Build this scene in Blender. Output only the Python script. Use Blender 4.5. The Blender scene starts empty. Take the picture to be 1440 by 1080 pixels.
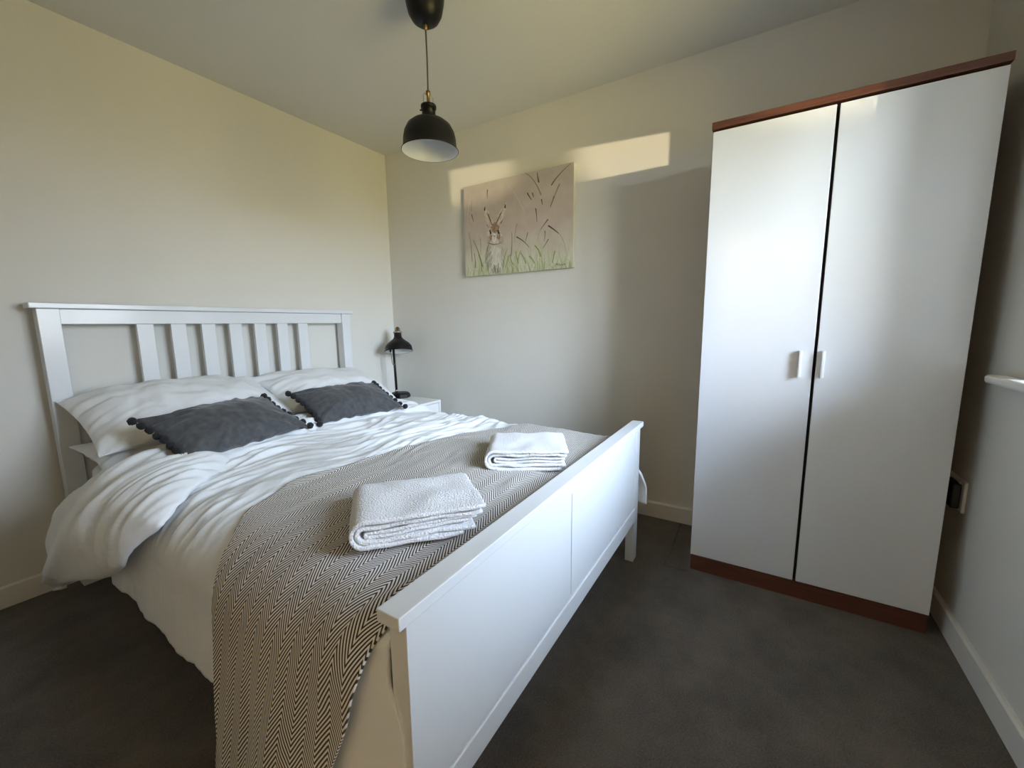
import bpy, bmesh, math, random
import numpy as np
from mathutils import Vector, Matrix
PI = math.pi
C = bpy.context.scene.collection
sc = bpy.context.scene
random.seed(7)

# ------------------------------------------------------------------ camera, world, lights, exposure
cam = bpy.data.cameras.new('camera'); cam_o = bpy.data.objects.new('camera', cam); C.objects.link(cam_o)
F = Vector((0.84193418, 0.52000894, -0.14400536)); R = Vector((0.52403567, -0.85161959, -0.01143195)); U = Vector((0.1285825, 0.06583899, 0.98951087))
M = Matrix(((R.x, U.x, -F.x, -2.36445), (R.y, U.y, -F.y, -2.58667), (R.z, U.z, -F.z, 1.12309), (0, 0, 0, 1)))
cam_o.matrix_world = M
cam.sensor_width = 36; cam.lens = 575.94 / 1440 * 36; cam.clip_start = 0.02
sc.camera = cam_o
sc.view_settings.view_transform = 'Standard'; sc.view_settings.look = 'None'
sc.view_settings.gamma = 1; sc.view_settings.use_curve_mapping = False
EXPOSURE = 2.62
sc.view_settings.exposure = EXPOSURE

SKY_HIGH = (0.90, 1.15, 1.60); SKY_LOW = (0.78, 0.88, 1.0); GROUND = (0.37, 0.315, 0.120)
SKY_STR = 5.2
w = bpy.data.worlds.new('sky'); sc.world = w; w.use_nodes = True
nt = w.node_tree; nt.nodes.clear()
wo = nt.nodes.new('ShaderNodeOutputWorld'); bg = nt.nodes.new('ShaderNodeBackground')
tc = nt.nodes.new('ShaderNodeTexCoord'); sp = nt.nodes.new('ShaderNodeSeparateXYZ'); cr = nt.nodes.new('ShaderNodeValToRGB')
mr = nt.nodes.new('ShaderNodeMapRange'); mr.inputs[1].default_value = -1; mr.inputs[2].default_value = 1
nt.links.new(tc.outputs['Generated'], sp.inputs[0]); nt.links.new(sp.outputs['Z'], mr.inputs[0]); nt.links.new(mr.outputs[0], cr.inputs[0])
nt.links.new(cr.outputs[0], bg.inputs[0])
# the sunward half of the sky and land is brighter, falling off smoothly to the far side
dp_ = nt.nodes.new('ShaderNodeVectorMath'); dp_.operation = 'DOT_PRODUCT'; dp_.inputs[1].default_value = (-0.99, -0.14, 0)
nt.links.new(tc.outputs['Generated'], dp_.inputs[0])
ml = nt.nodes.new('ShaderNodeMapRange'); ml.inputs[1].default_value = -.65; ml.inputs[2].default_value = .85; ml.inputs[3].default_value = SKY_STR * .30; ml.inputs[4].default_value = SKY_STR * 1.35
ml.interpolation_type = 'SMOOTHSTEP'
nt.links.new(dp_.outputs['Value'], ml.inputs[0]); nt.links.new(ml.outputs[0], bg.inputs[1])
nt.links.new(bg.outputs[0], wo.inputs[0])
e = cr.color_ramp.elements
e[0].position = 0.0; e[0].color = (*GROUND, 1)
e[1].position = 1.0; e[1].color = (*SKY_HIGH, 1)
a = e.new(0.47); a.color = (*GROUND, 1)
a = e.new(0.52); a.color = (*SKY_LOW, 1)
a = e.new(0.78); a.color = (1.02, 1.28, 1.66, 1)

WX0, WX1, WZ0, WZ1 = -1.715, -0.68, 0.955, 2.06      # window opening in the front wall
pl = bpy.data.lights.new('window_portal', 'AREA'); pl.shape = 'RECTANGLE'; pl.size = WX1 - WX0; pl.size_y = WZ1 - WZ0
pl.cycles.is_portal = True
po = bpy.data.objects.new('window_portal', pl); C.objects.link(po)
po.location = ((WX0 + WX1) / 2, -3.50, (WZ0 + WZ1) / 2); po.rotation_euler = (PI / 2, 0, 0)
# low sunlight thrown back by a distant pane of glass across the street
bd = Vector((0.6025, 1.0, 0.057)).normalized()
for (yw, zw, en, deg, blend) in ((-.82, 2.10, 1100, 1.75, .7), (-1.98, 2.06, 1600, 2.0, .6)):   # two panes, two beams
    bl = bpy.data.lights.new('reflected_sunlight', 'SPOT'); bl.color = (1.0, 0.84, 0.56); bl.energy = en
    bl.spot_size = math.radians(deg); bl.spot_blend = blend; bl.shadow_soft_size = 0.05
    bo = bpy.data.objects.new('reflected_sunlight', bl); C.objects.link(bo)
    bo.location = Vector((0, yw, zw)) - bd * 14
    bo.rotation_euler = bd.to_track_quat('-Z', 'Y').to_euler()

ADDED_FILL_W = 30  # power of the warm fill lamp added on the invented landing

# ------------------------------------------------------------------ materials
def lin(c):
    return tuple((x / 12.92 if x <= 0.04045 else ((x + 0.055) / 1.055) ** 2.4) for x in c)
def rgb(r, g, b): return lin((r / 255, g / 255, b / 255))
def mat(name, col, rough=0.5, metal=0.0, bump=0.0, scale=50.0, var=0.0, vscale=4.0, coat=0.0, detail=3.0, sheen=0.0, spec=0.5, croughness=0.1, stretch=None):
    m = bpy.data.materials.new(name); m.use_nodes = True
    n = m.node_tree; b = n.nodes['Principled BSDF']
    b.inputs['Base Color'].default_value = (*col, 1); b.inputs['Roughness'].default_value = rough
    b.inputs['Metallic'].default_value = metal; b.inputs['Specular IOR Level'].default_value = spec
    b.inputs['Coat Weight'].default_value = coat; b.inputs['Coat Roughness'].default_value = croughness
    b.inputs['Sheen Weight'].default_value = sheen
    t = n.nodes.new('ShaderNodeTexCoord'); mp = n.nodes.new('ShaderNodeMapping'); n.links.new(t.outputs['Object'], mp.inputs[0])
    if stretch: mp.inputs['Scale'].default_value = stretch
    if bump:
        no = n.nodes.new('ShaderNodeTexNoise'); no.inputs['Scale'].default_value = scale; no.inputs['Detail'].default_value = detail
        bu = n.nodes.new('ShaderNodeBump'); bu.inputs['Strength'].default_value = bump; bu.inputs['Distance'].default_value = 0.01
        n.links.new(mp.outputs[0], no.inputs['Vector']); n.links.new(no.outputs['Fac'], bu.inputs['Height']); n.links.new(bu.outputs[0], b.inputs['Normal'])
    if var:
        no = n.nodes.new('ShaderNodeTexNoise'); no.inputs['Scale'].default_value = vscale; no.inputs['Detail'].default_value = 5
        ra = n.nodes.new('ShaderNodeValToRGB')
        ra.color_ramp.elements[0].position = .3; ra.color_ramp.elements[1].position = .7
        ra.color_ramp.elements[0].color = (*[max(0, c * (1 - var)) for c in col], 1)
        ra.color_ramp.elements[1].color = (*[min(1, c * (1 + var)) for c in col], 1)
        n.links.new(mp.outputs[0], no.inputs['Vector']); n.links.new(no.outputs['Fac'], ra.inputs[0]); n.links.new(ra.outputs[0], b.inputs['Base Color'])
    return m

m_wall = mat('wall_paint', (0.70, 0.685, 0.63), 0.7, bump=0.04, scale=160, var=0.012, vscale=3)
m_ceil = mat('ceiling_paint', (0.68, 0.67, 0.62), 0.85, bump=0.03, scale=120)
m_skirt = mat('skirting_paint', (0.74, 0.73, 0.68), 0.4, bump=0.02, scale=60)
m_bedw = mat('bed_white_paint', (0.71, 0.73, 0.74), 0.28, bump=0.015, scale=30, coat=0.2)
m_bedtop = mat('footboard_cap_paint', (0.80, 0.78, 0.72), 0.4, bump=0.015, scale=30, coat=0.2)
m_door = mat('wardrobe_gloss_white', (0.64, 0.665, 0.69), 0.28, coat=1.0, croughness=0.12, bump=0.006, scale=3)
m_black = mat('black_enamel', (0.005, 0.0048, 0.0045), 0.42, spec=0.3)
m_shadein = mat('lamp_white_lining', (0.72, 0.74, 0.75), 0.45)
m_brass = mat('brass', (0.30, 0.20, 0.085), 0.38, metal=1.0)
m_steel = mat('satin_steel', (0.45, 0.44, 0.42), 0.35, metal=1.0)
m_cord = mat('grey_textile_cord', (0.10, 0.095, 0.085), 0.8, bump=0.3, scale=600)
m_sheet = mat('white_sheet', (0.82, 0.84, 0.86), 0.8, bump=0.10, scale=25, detail=6, sheen=0.1)
m_duvet = mat('white_duvet_cotton', (0.78, 0.80, 0.815), 0.78, bump=0.28, scale=16, detail=7, sheen=0.1)
m_towel = mat('white_terry', (0.90, 0.895, 0.905), 0.95, bump=0.9, scale=240, detail=4, sheen=0.3)
m_cush = mat('charcoal_velvet', (0.062, 0.064, 0.068), 0.85, bump=0.12, scale=60, var=0.30, vscale=45, sheen=0.25, detail=5)
m_pom = mat('black_pompom_wool', (0.010, 0.010, 0.012), 0.95, bump=0.8, scale=260, sheen=0.1)
m_white = mat('white_melamine', (0.84, 0.85, 0.84), 0.35, bump=0.01)
m_plastic = mat('white_plastic', (0.70, 0.70, 0.66), 0.35)
m_blackpl = mat('black_plastic', (0.012, 0.012, 0.012), 0.45)
m_dark = mat('dark_recess', (0.01, 0.009, 0.008), 0.8)
m_upvc = mat('white_upvc', (0.82, 0.83, 0.83), 0.3)

def wood(name, c1, c2, axis_scale):
    m = mat(name, c1, 0.42, coat=0.15, croughness=0.3); n = m.node_tree; b = n.nodes['Principled BSDF']
    t = n.nodes.new('ShaderNodeTexCoord'); mp = n.nodes.new('ShaderNodeMapping'); mp.inputs['Scale'].default_value = axis_scale
    no = n.nodes.new('ShaderNodeTexNoise'); no.inputs['Scale'].default_value = 6; no.inputs['Detail'].default_value = 8; no.inputs['Distortion'].default_value = .6
    ra = n.nodes.new('ShaderNodeValToRGB'); ra.color_ramp.elements[0].position = .32; ra.color_ramp.elements[1].position = .68
    ra.color_ramp.elements[0].color = (*c1, 1); ra.color_ramp.elements[1].color = (*c2, 1)
    n.links.new(t.outputs['Object'], mp.inputs[0]); n.links.new(mp.outputs[0], no.inputs['Vector']); n.links.new(no.outputs['Fac'], ra.inputs[0]); n.links.new(ra.outputs[0], b.inputs['Base Color'])
    return m
m_walnut = wood('reddish_walnut', (0.065, 0.020, 0.010), (0.125, 0.046, 0.025), (8, 0.8, 22))

# carpet: pile relief and worn mottling
m_carpet = mat('grey_brown_carpet', (0.118, 0.100, 0.084), 1.0, bump=0.9, scale=420, detail=5, sheen=0.15)
n = m_carpet.node_tree; b = n.nodes['Principled BSDF']
t = n.nodes.new('ShaderNodeTexCoord')
n1 = n.nodes.new('ShaderNodeTexNoise'); n1.inputs['Scale'].default_value = 5.0; n1.inputs['Detail'].default_value = 7; n1.inputs['Roughness'].default_value = 0.65
n2 = n.nodes.new('ShaderNodeTexNoise'); n2.inputs['Scale'].default_value = 230; n2.inputs['Detail'].default_value = 2
mx = n.nodes.new('ShaderNodeMath'); mx.operation = 'ADD'
sm = n.nodes.new('ShaderNodeMath'); sm.operation = 'MULTIPLY'; sm.inputs[1].default_value = 0.5
ra = n.nodes.new('ShaderNodeValToRGB'); ra.color_ramp.elements[0].position = .38; ra.color_ramp.elements[1].position = .62
ra.color_ramp.elements[0].color = (0.080, 0.066, 0.053, 1); ra.color_ramp.elements[1].color = (0.205, 0.170, 0.135, 1)
n.links.new(t.outputs['Object'], n1.inputs['Vector']); n.links.new(t.outputs['Object'], n2.inputs['Vector'])
n.links.new(n1.outputs['Fac'], mx.inputs[0]); n.links.new(n2.outputs['Fac'], mx.inputs[1]); n.links.new(mx.outputs[0], sm.inputs[0])
n.links.new(sm.outputs[0], ra.inputs[0]); n.links.new(ra.outputs[0], b.inputs['Base Color'])

# glass: clear pane with a weak surface reflection
m_glass = bpy.data.materials.new('window_glass'); m_glass.use_nodes = True
n = m_glass.node_tree; n.nodes.clear()
o_ = n.nodes.new('ShaderNodeOutputMaterial'); mi = n.nodes.new('ShaderNodeMixShader'); tr = n.nodes.new('ShaderNodeBsdfTransparent'); gl = n.nodes.new('ShaderNodeBsdfGlossy')
fr = n.nodes.new('ShaderNodeFresnel'); fr.inputs[0].default_value = 1.45; gl.inputs['Roughness'].default_value = 0.0
n.links.new(fr.outputs[0], mi.inputs[0]); n.links.new(tr.outputs[0], mi.inputs[1]); n.links.new(gl.outputs[0], mi.inputs[2]); n.links.new(mi.outputs[0], o_.inputs[0])

# herringbone weave: woven stripes that zigzag, from the cloth's own UV (metres)
m_throw = bpy.data.materials.new('herringbone_weave'); m_throw.use_nodes = True
n = m_throw.node_tree; b = n.nodes['Principled BSDF']; b.inputs['Roughness'].default_value = 0.9; b.inputs['Sheen Weight'].default_value = 0.15
uv = n.nodes.new('ShaderNodeUVMap'); uv.uv_map = 'UVMap'
sx = n.nodes.new('ShaderNodeSeparateXYZ'); n.links.new(uv.outputs[0], sx.inputs[0])
def mth(op, a_, b_=None, c_=None):
    k = n.nodes.new('ShaderNodeMath'); k.operation = op
    for i, v in enumerate((a_, b_, c_)):
        if v is None: continue
        if isinstance(v, (int, float)): k.inputs[i].default_value = v
        else: n.links.new(v, k.inputs[i])
    return k.outputs[0]
ww = n.nodes.new('ShaderNodeTexNoise'); ww.inputs['Scale'].default_value = 6; ww.inputs['Detail'].default_value = 2; n.links.new(uv.outputs[0], ww.inputs['Vector'])
wob = mth('MULTIPLY', mth('SUBTRACT', ww.outputs['Fac'], 0.5), 0.012)
PW, AMP, PITCH = 0.033, 0.050, 0.0112
tri = mth('PINGPONG', mth('ADD', sx.outputs['X'], wob), PW)            # 0..PW..0
vv = mth('ADD', sx.outputs['Y'], mth('MULTIPLY', tri, AMP / PW))
stp = mth('FRACT', mth('DIVIDE', mth('ADD', vv, wob), PITCH))
dst = mth('ABSOLUTE', mth('SUBTRACT', stp, 0.5))
edge = n.nodes.new('ShaderNodeMapRange'); edge.inputs[1].default_value = 0.19; edge.inputs[2].default_value = 0.30; n.links.new(dst, edge.inputs[0])
fz = n.nodes.new('ShaderNodeTexNoise'); fz.inputs['Scale'].default_value = 700; n.links.new(uv.outputs[0], fz.inputs['Vector'])
rr = n.nodes.new('ShaderNodeMix'); rr.data_type = 'RGBA'
rr.inputs['A'].default_value = (0.022, 0.017, 0.014, 1); rr.inputs['B'].default_value = (0.78, 0.73, 0.66, 1)
n.links.new(edge.outputs[0], rr.inputs['Factor']); n.links.new(rr.outputs['Result'], b.inputs['Base Color'])
bu = n.nodes.new('ShaderNodeBump'); bu.inputs['Strength'].default_value = 0.25; bu.inputs['Distance'].default_value = 0.003
n.links.new(mth('ADD', edge.outputs[0], mth('MULTIPLY', fz.outputs['Fac'], 0.6)), bu.inputs['Height']); n.links.new(bu.outputs[0], b.inputs['Normal'])

# ------------------------------------------------------------------ builders
def tag(o, label=None, cat=None, group=None, kind=None):
    if label: o['label'] = label
    if cat: o['category'] = cat
    if group: o['group'] = group
    if kind: o['kind'] = kind
    return o
def thing(name, label, cat, loc, group=None, rot=(0, 0, 0)):
    o = bpy.data.objects.new(name, None); C.objects.link(o); o.location = loc; o.rotation_euler = rot
    o.empty_display_size = 0.05
    return tag(o, label, cat, group)
def worldmat(p):
    m = Matrix.Identity(4)
    while p is not None:
        m = Matrix.LocRotScale(p.location, p.rotation_euler, p.scale) @ m; p = p.parent
    return m
def obj(name, bm, m, parent=None, smooth=False, bev=0.0, seg=2, world=True):
    """link a bmesh as ONE object; geometry is given in world space unless world=False"""
    me = bpy.data.meshes.new(name)
    if parent is not None and world: bm.transform(worldmat(parent).inverted())
    bmesh.ops.recalc_face_normals(bm, faces=bm.faces)
    bm.to_mesh(me); bm.free(); me.materials.append(m)
    o = bpy.data.objects.new(name, me); C.objects.link(o)
    if parent is not None: o.parent = parent
    if smooth: me.shade_smooth()
    if bev:
        md = o.modifiers.new('bevel', 'BEVEL'); md.width = bev; md.segments = seg; md.limit_method = 'ANGLE'; md.angle_limit = math.radians(40)
        me.shade_smooth(); md.harden_normals = True
    return o
def box(bm, x0, x1, y0, y1, z0, z1):
    vs = [bm.verts.new(v) for v in ((x0, y0, z0), (x1, y0, z0), (x1, y1, z0), (x0, y1, z0), (x0, y0, z1), (x1, y0, z1), (x1, y1, z1), (x0, y1, z1))]
    for f in ((0, 3, 2, 1), (4, 5, 6, 7), (0, 1, 5, 4), (1, 2, 6, 5), (2, 3, 7, 6), (3, 0, 4, 7)): bm.faces.new([vs[i] for i in f])
    return bm
def bx(*a): return box(bmesh.new(), *a)
def tube(bm, pts, r, n=12, caps=True):
    pts = [Vector(p) for p in pts]; rings = []
    rs = r if isinstance(r, (list, tuple)) else [r] * len(pts)
    up = Vector((0.123, 0.456, 0.88)).normalized()
    for i, p in enumerate(pts):
        d = (pts[min(i + 1, len(pts) - 1)] - pts[max(i - 1, 0)]).normalized()
        s = d.cross(up).normalized(); q = s.cross(d)
        rings.append([bm.verts.new(p + (s * math.cos(a) + q * math.sin(a)) * rs[i]) for a in [2 * PI * k / n for k in range(n)]])
    for a, b_ in zip(rings, rings[1:]):
        for k in range(n): bm.faces.new((a[k], a[(k + 1) % n], b_[(k + 1) % n], b_[k]))
    if caps: bm.faces.new(rings[0][::-1]); bm.faces.new(rings[-1])
    return bm
def lathe(bm, prof, c, n=48, axis=None, cap0=False, cap1=False):
    """prof: list of (r, h) along axis (default z) from centre c"""
    q = (axis or Vector((0, 0, 1))).normalized().to_track_quat('Z', 'X').to_matrix() if axis else Matrix.Identity(3)
    rings = []
    for r, h in prof:
        rings.append([bm.verts.new(Vector(c) + q @ Vector((r * math.cos(2 * PI * k / n), r * math.sin(2 * PI * k / n), h))) for k in range(n)])
    for a, b_ in zip(rings, rings[1:]):
        for k in range(n): bm.faces.new((a[k], a[(k + 1) % n], b_[(k + 1) % n], b_[k]))
    if cap0: bm.faces.new(rings[0][::-1])
    if cap1: bm.faces.new(rings[-1])
    return bm
# --- numpy gradient noise
def pn(x, y, seed=0):
    rs = np.random.RandomState(seed); perm = rs.permutation(512); g = rs.rand(512) * 2 * np.pi
    x = np.asarray(x, float) + 1000.; y = np.asarray(y, float) + 1000.
    xi = np.floor(x).astype(int); yi = np.floor(y).astype(int); xf = x - xi; yf = y - yi
    def gr(ix, iy, dx, dy):
        h = perm[(perm[ix & 511] + iy) & 511]; return np.cos(g[h]) * dx + np.sin(g[h]) * dy
    u = xf ** 3 * (xf * (xf * 6 - 15) + 10); v = yf ** 3 * (yf * (yf * 6 - 15) + 10)
    a = gr(xi, yi, xf, yf); b_ = gr(xi + 1, yi, xf - 1, yf); c = gr(xi, yi + 1, xf, yf - 1); d = gr(xi + 1, yi + 1, xf - 1, yf - 1)
    return ((a * (1 - u) + b_ * u) * (1 - v) + (c * (1 - u) + d * u) * v) * 1.6
def fbm(x, y, seed, o=4):
    s = 0; a = 1.0
    for k in range(o): s = s + a * pn(x * 2 ** k, y * 2 ** k, seed + k); a *= .5
    return s
def sstep(a, b_, x): t = np.clip((x - a) / (b_ - a), 0, 1); return t * t * (3 - 2 * t)
def grid_obj(name, P, m, parent=None, uv=None, closed_u=False, thick=0.0, off=-1, tagv=None):
    """P: (nu, nv, 3) array of world points -> one smooth mesh"""
    nu, nv = P.shape[:2]; V = P.reshape(-1, 3).astype(np.float64)
    if parent is not None:
        mi = np.array(worldmat(parent).inverted()); V = V @ mi[:3, :3].T + mi[:3, 3]
    I, J = np.meshgrid(np.arange(nu if closed_u else nu - 1), np.arange(nv - 1), indexing='ij'); I2 = (I + 1) % nu
    Q = np.stack([I * nv + J, I2 * nv + J, I2 * nv + J + 1, I * nv + J + 1], -1).reshape(-1, 4)
    me = bpy.data.meshes.new(name); me.from_pydata(V.tolist(), [], Q.tolist())
    if uv is not None:
        l = me.uv_layers.new(name='UVMap'); l.data.foreach_set('uv', uv.reshape(-1, 2)[Q.reshape(-1)].astype(np.float32).ravel())
    me.materials.append(m); me.shade_smooth()
    o = bpy.data.objects.new(name, me); C.objects.link(o)
    if parent is not None: o.parent = parent
    if thick:
        md = o.modifiers.new('thickness', 'SOLIDIFY'); md.thickness = thick; md.offset = off; md.use_rim = True; md.use_even_offset = False
    return o

# ------------------------------------------------------------------ room
H = 2.4186; XL = -3.35; YF = -3.215; YO = -3.52
def struct(name, bm, m, parent=None, bev=0.0):
    o = obj(name, bm, m, parent, bev=bev)
    if parent is None: o['kind'] = 'structure'
    return o
DY0, DY1, DZ, HX = -2.98, -2.14, 2.03, -4.55      # added open doorway in the left wall, invented landing behind it for fill
floor = struct('floor', bx(HX - .1, .2, YO, .2, -.1, 0), m_carpet)
struct('ceiling', bx(HX - .1, .2, YO, .2, H, H + .1), m_ceil)
struct('wall_back', bx(XL - .12, .2, 0, .2, 0, H), m_wall)
struct('wall_right', bx(0, .2, YF, 0, 0, H), m_wall)
bm = bmesh.new(); box(bm, XL - .12, XL, DY1, 0, 0, H); box(bm, XL - .12, XL, YF, DY0, 0, H); box(bm, XL - .12, XL, DY0, DY1, DZ, H)
struct('wall_left', bm, m_wall)
bm = bmesh.new(); box(bm, HX - .1, HX, YO, .0, 0, H); box(bm, HX, XL - .12, -.1, 0, 0, H); box(bm, HX, XL - .12, YO, YF - .105, 0, H)
struct('added_landing_walls', bm, m_wall)  # unseen landing shell, added to bounce warm fill through the doorway
bm = bmesh.new()
box(bm, XL - .12, WX0, YO, YF, 0, H); box(bm, WX1, .2, YO, YF, 0, H)
box(bm, WX0, WX1, YO, YF, 0, WZ0 - .025); box(bm, WX0, WX1, YO, YF, WZ1, H)
struct('wall_front', bm, m_wall)
SK = 0.09
def skirting(name, x0, x1, y0, y1, dirn):
    # board with a chamfered top
    bm = bmesh.new(); t = .015; c = .006
    if dirn in 'xX':
        s = 1 if dirn == 'x' else -1; a = x0 if s > 0 else x1
        prof = [(a, 0), (a + s * t, 0), (a + s * t, SK - c), (a + s * (t - c), SK), (a, SK)]
        A = [bm.verts.new((p, y0, z)) for p, z in prof]; B = [bm.verts.new((p, y1, z)) for p, z in prof]
    else:
        s = 1 if dirn == 'y' else -1; a = y0 if s > 0 else y1
        prof = [(a, 0), (a + s * t, 0), (a + s * t, SK - c), (a + s * (t - c), SK), (a, SK)]
        A = [bm.verts.new((x0, p, z)) for p, z in prof]; B = [bm.verts.new((x1, p, z)) for p, z in prof]
    bm.faces.new(A); bm.faces.new(B[::-1])
    for i in range(5): bm.faces.new((A[i], A[(i + 1) % 5], B[(i + 1) % 5], B[i]))
    return struct(name, bm, m_skirt)
skirting('baseboard_back', XL, 0, -.015, 0, 'Y')
skirting('baseboard_right', -.015, 0, YF + .015, -.015, 'X')
skirting('baseboard_front', XL, -.015, YF, YF + .015, 'y')
skirting('baseboard_left', XL, XL + .015, DY1 + .065, -.015, 'x')
# cut seam in the carpet beside the wardrobe
bm = bmesh.new()
tube(bm, [(-.03, -2.247, .0), (-.2, -2.25, .0), (-.35, -2.254, 0), (-.487, -2.252, .0)], .0035, 8)
tube(bm, [(-.487, -2.252, .0), (-.484, -2.30, .0), (-.483, -2.353, .0)], .0035, 8)
obj('carpet_seam', bm, m_carpet, floor, smooth=True)

# window: uPVC frame, three lights, glass, sill board
win = struct('window_1', bx(WX0, WX1, -3.45, -3.39, WZ0, WZ0 + .05), m_upvc)
bm = bmesh.new()
box(bm, WX0, WX1, -3.45, -3.39, WZ1 - .045, WZ1)
for a_, b_ in ((WX0, WX0 + .045), (WX1 - .045, WX1)): box(bm, a_, b_, -3.45, -3.39, WZ0 + .05, WZ1 - .045)
obj('window_frame', bm, m_upvc, win)
MUL = (-1.20,)
for mxx in MUL: obj('window_mullion', bx(mxx - .03, mxx + .03, -3.45, -3.39, WZ0 + .05, WZ1 - .045), m_upvc, win)
ed = [WX0 + .045, MUL[0] - .03, MUL[0] + .03, WX1 - .045]
for i in range(2): obj('window_pane', bx(ed[2 * i], ed[2 * i + 1], -3.424, -3.420, WZ0 + .05, WZ1 - .045), m_glass, win)
bm = bmesh.new(); box(bm, WX0 - .09, WX1 + .14, YF + .0, -3.165, WZ0 - .025, WZ0)
box(bm, WX0, WX1, -3.39, YF, WZ0 - .025, WZ0)
obj('window_sill', bm, m_skirt, win, bev=.010, seg=4)

# added doorway behind the camera: door folded back against the added landing wall
bm = bmesh.new()
for x0, x1 in ((XL, XL + .016), (XL - .136, XL - .12)):
    box(bm, x0, x1, DY0 - .065, DY0, 0, DZ + .065); box(bm, x0, x1, DY1, DY1 + .065, 0, DZ + .065); box(bm, x0, x1, DY0, DY1, DZ, DZ + .065)
struct('added_door_trim', bm, m_skirt)
dr = struct('added_door', bx(XL - .19, XL - .15, DY1 + .07, DY1 + .86, .01, 1.99), m_bedw)
obj('door_handle', tube(bmesh.new(), [(XL - .19, DY1 + .80, 1.02), (XL - .24, DY1 + .80, 1.02), (XL - .245, DY1 + .69, 1.02)], .009), m_steel, dr, smooth=True)
# added landing light, out of view: warm fill on the near bed end
hl = thing('added_fill_light', 'added round ceiling light on an invented landing, warm fill from out of view', 'lamp', (HX + .5, -1.3, H))
obj('added_fill_plate', lathe(bmesh.new(), [(0, H - .02), (.14, H - .02), (.15, H - .001), (0, H - .001)], (HX + .5, -1.3, 0), 32), m_white, hl, smooth=True)
hb = bpy.data.lights.new('added_fill_bulb', 'POINT'); hb.energy = ADDED_FILL_W; hb.color = (1.0, 0.76, 0.50); hb.shadow_soft_size = .10
ho = bpy.data.objects.new('added_fill_bulb', hb); C.objects.link(ho); ho.location = (HX + .5, -1.3, H - .14)

# socket low on the front wall, beside the wardrobe
s_ = thing('wall_socket', 'white double socket low on the wall behind the wardrobe edge', 'socket', (-.325, YF, .51))
obj('face_plate', bx(-.402, -.256, YF, YF + .010, .452, .565), m_plastic, s_, bev=.004)
for xx in (-.365, -.293): obj('rocker_switch', bx(xx - .008, xx + .008, YF + .010, YF + .014, .535, .555), m_plastic, s_, bev=.001)
p_ = thing('plug_adapter', 'black plug adapter pushed into the white socket beside the wardrobe', 'plug', (-.34, YF + .010, .505))
obj('adapter_body', bx(-.388, -.300, YF + .0102, YF + .034, .462, .553), m_blackpl, p_, bev=.006, seg=3)

# ------------------------------------------------------------------ bed
XB0, XB1, XC = -1.946, -.481, -1.2135
bed = thing('bed', 'white painted wooden double bed with slatted headboard and solid footboard', 'bed', (XC, -1.1, 0))
HT = 1.2327
obj('headboard_cap', bx(XB0 - .021, XB1 + .021, -.105, -.022, HT - .024, HT), m_bedw, bed, bev=.004)
for x in (XB0, XB1 - .065): obj('headboard_post', bx(x, x + .065, -.095, -.035, 0, HT - .0245), m_bedw, bed, bev=.002)
obj('top_rail', bx(XB0 + .0655, XB1 - .0655, -.085, -.045, 1.145, HT - .0245), m_bedw, bed, bev=.002)
obj('lower_rail', bx(XB0 + .0655, XB1 - .0655, -.085, -.045, .76, .835), m_bedw, bed, bev=.002)
obj('headboard_panel', bx(XB0 + .0655, XB1 - .0655, -.072, -.055, .30, .7595), m_bedw, bed, bev=.002)
x = -1.637
sl0 = obj('headboard_slat', bx(x, x + .063, -.078, -.056, .8355, 1.1445), m_bedw, bed, bev=.002)
for k in range(1, 7):
    o = sl0.copy(); C.objects.link(o); o.parent = bed; o.location = (k * .1307, 0, 0)
FT = .6695
fy0, fy1 = -2.1285, -2.0765
obj('footboard_cap', bx(XB0 - .021, XB1 + .021, fy0, fy1, FT - .024, FT), m_bedw, bed, bev=.0022)
bed.children[-1]['label'] = 'wide flat rail along the top of the footboard'
for x in (XB0, XB1 - .055): obj('footboard_post', bx(x, x + .055, -2.120, -2.080, 0, FT - .0245), m_bedw, bed, bev=.002)
px0, px1 = XB0 + .0555, XB1 - .0555
for a_, b_ in ((px0, -1.2735), (-1.2655, px1)): obj('footboard_backing', bx(a_, b_, -2.108, -2.090, .2725, FT - .0245), m_bedw, bed)
obj('footboard_panel', bx(XB0 + .0005, -1.275, -2.1206, -2.1085, .2755, FT - .0243), m_bedw, bed, bev=.0008)
obj('footboard_panel', bx(-1.267, px1 - .010, -2.1195, -2.1085, .2755, .612), m_bedw, bed, bev=.0015)
obj('footboard_stile', bx(px1 - .007, px1, -2.1195, -2.1085, .2755, FT - .0245), m_bedw, bed, bev=.001)
obj('footboard_upper_rail', bx(-1.2715, px1 - .0075, -2.118, -2.1085, .6135, FT - .0245), m_bedw, bed, bev=.001)
obj('footboard_lower_rail', bx(px0, px1, -2.124, -2.085, .205, .272), m_bedw, bed, bev=.004, seg=3)
for x in (XB0 + .012, XB1 - .040): obj('side_rail', bx(x, x + .028, -2.079, -.096, .245, .395), m_bedw, bed, bev=.003)
obj('centre_beam', bx(XC - .03, XC + .03, -2.079, -.096, .16, .2395), m_steel, bed)
bm = bmesh.new()
for k in range(16):
    y = -.16 - k * .121; box(bm, XB0 + .041, XB1 - .041, y - .068, y, .2400, .258)
o = obj('base_slats', bm, mat('pine_slats', rgb(200, 170, 125), .6), bed); o['kind'] = 'stuff'
obj('screw_cap', lathe(bmesh.new(), [(.0025, 0), (.0025, .001)], (-1.79, -2.1185, .53), 10, Vector((0, -1, 0)), True, True), m_dark, bed)

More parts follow.
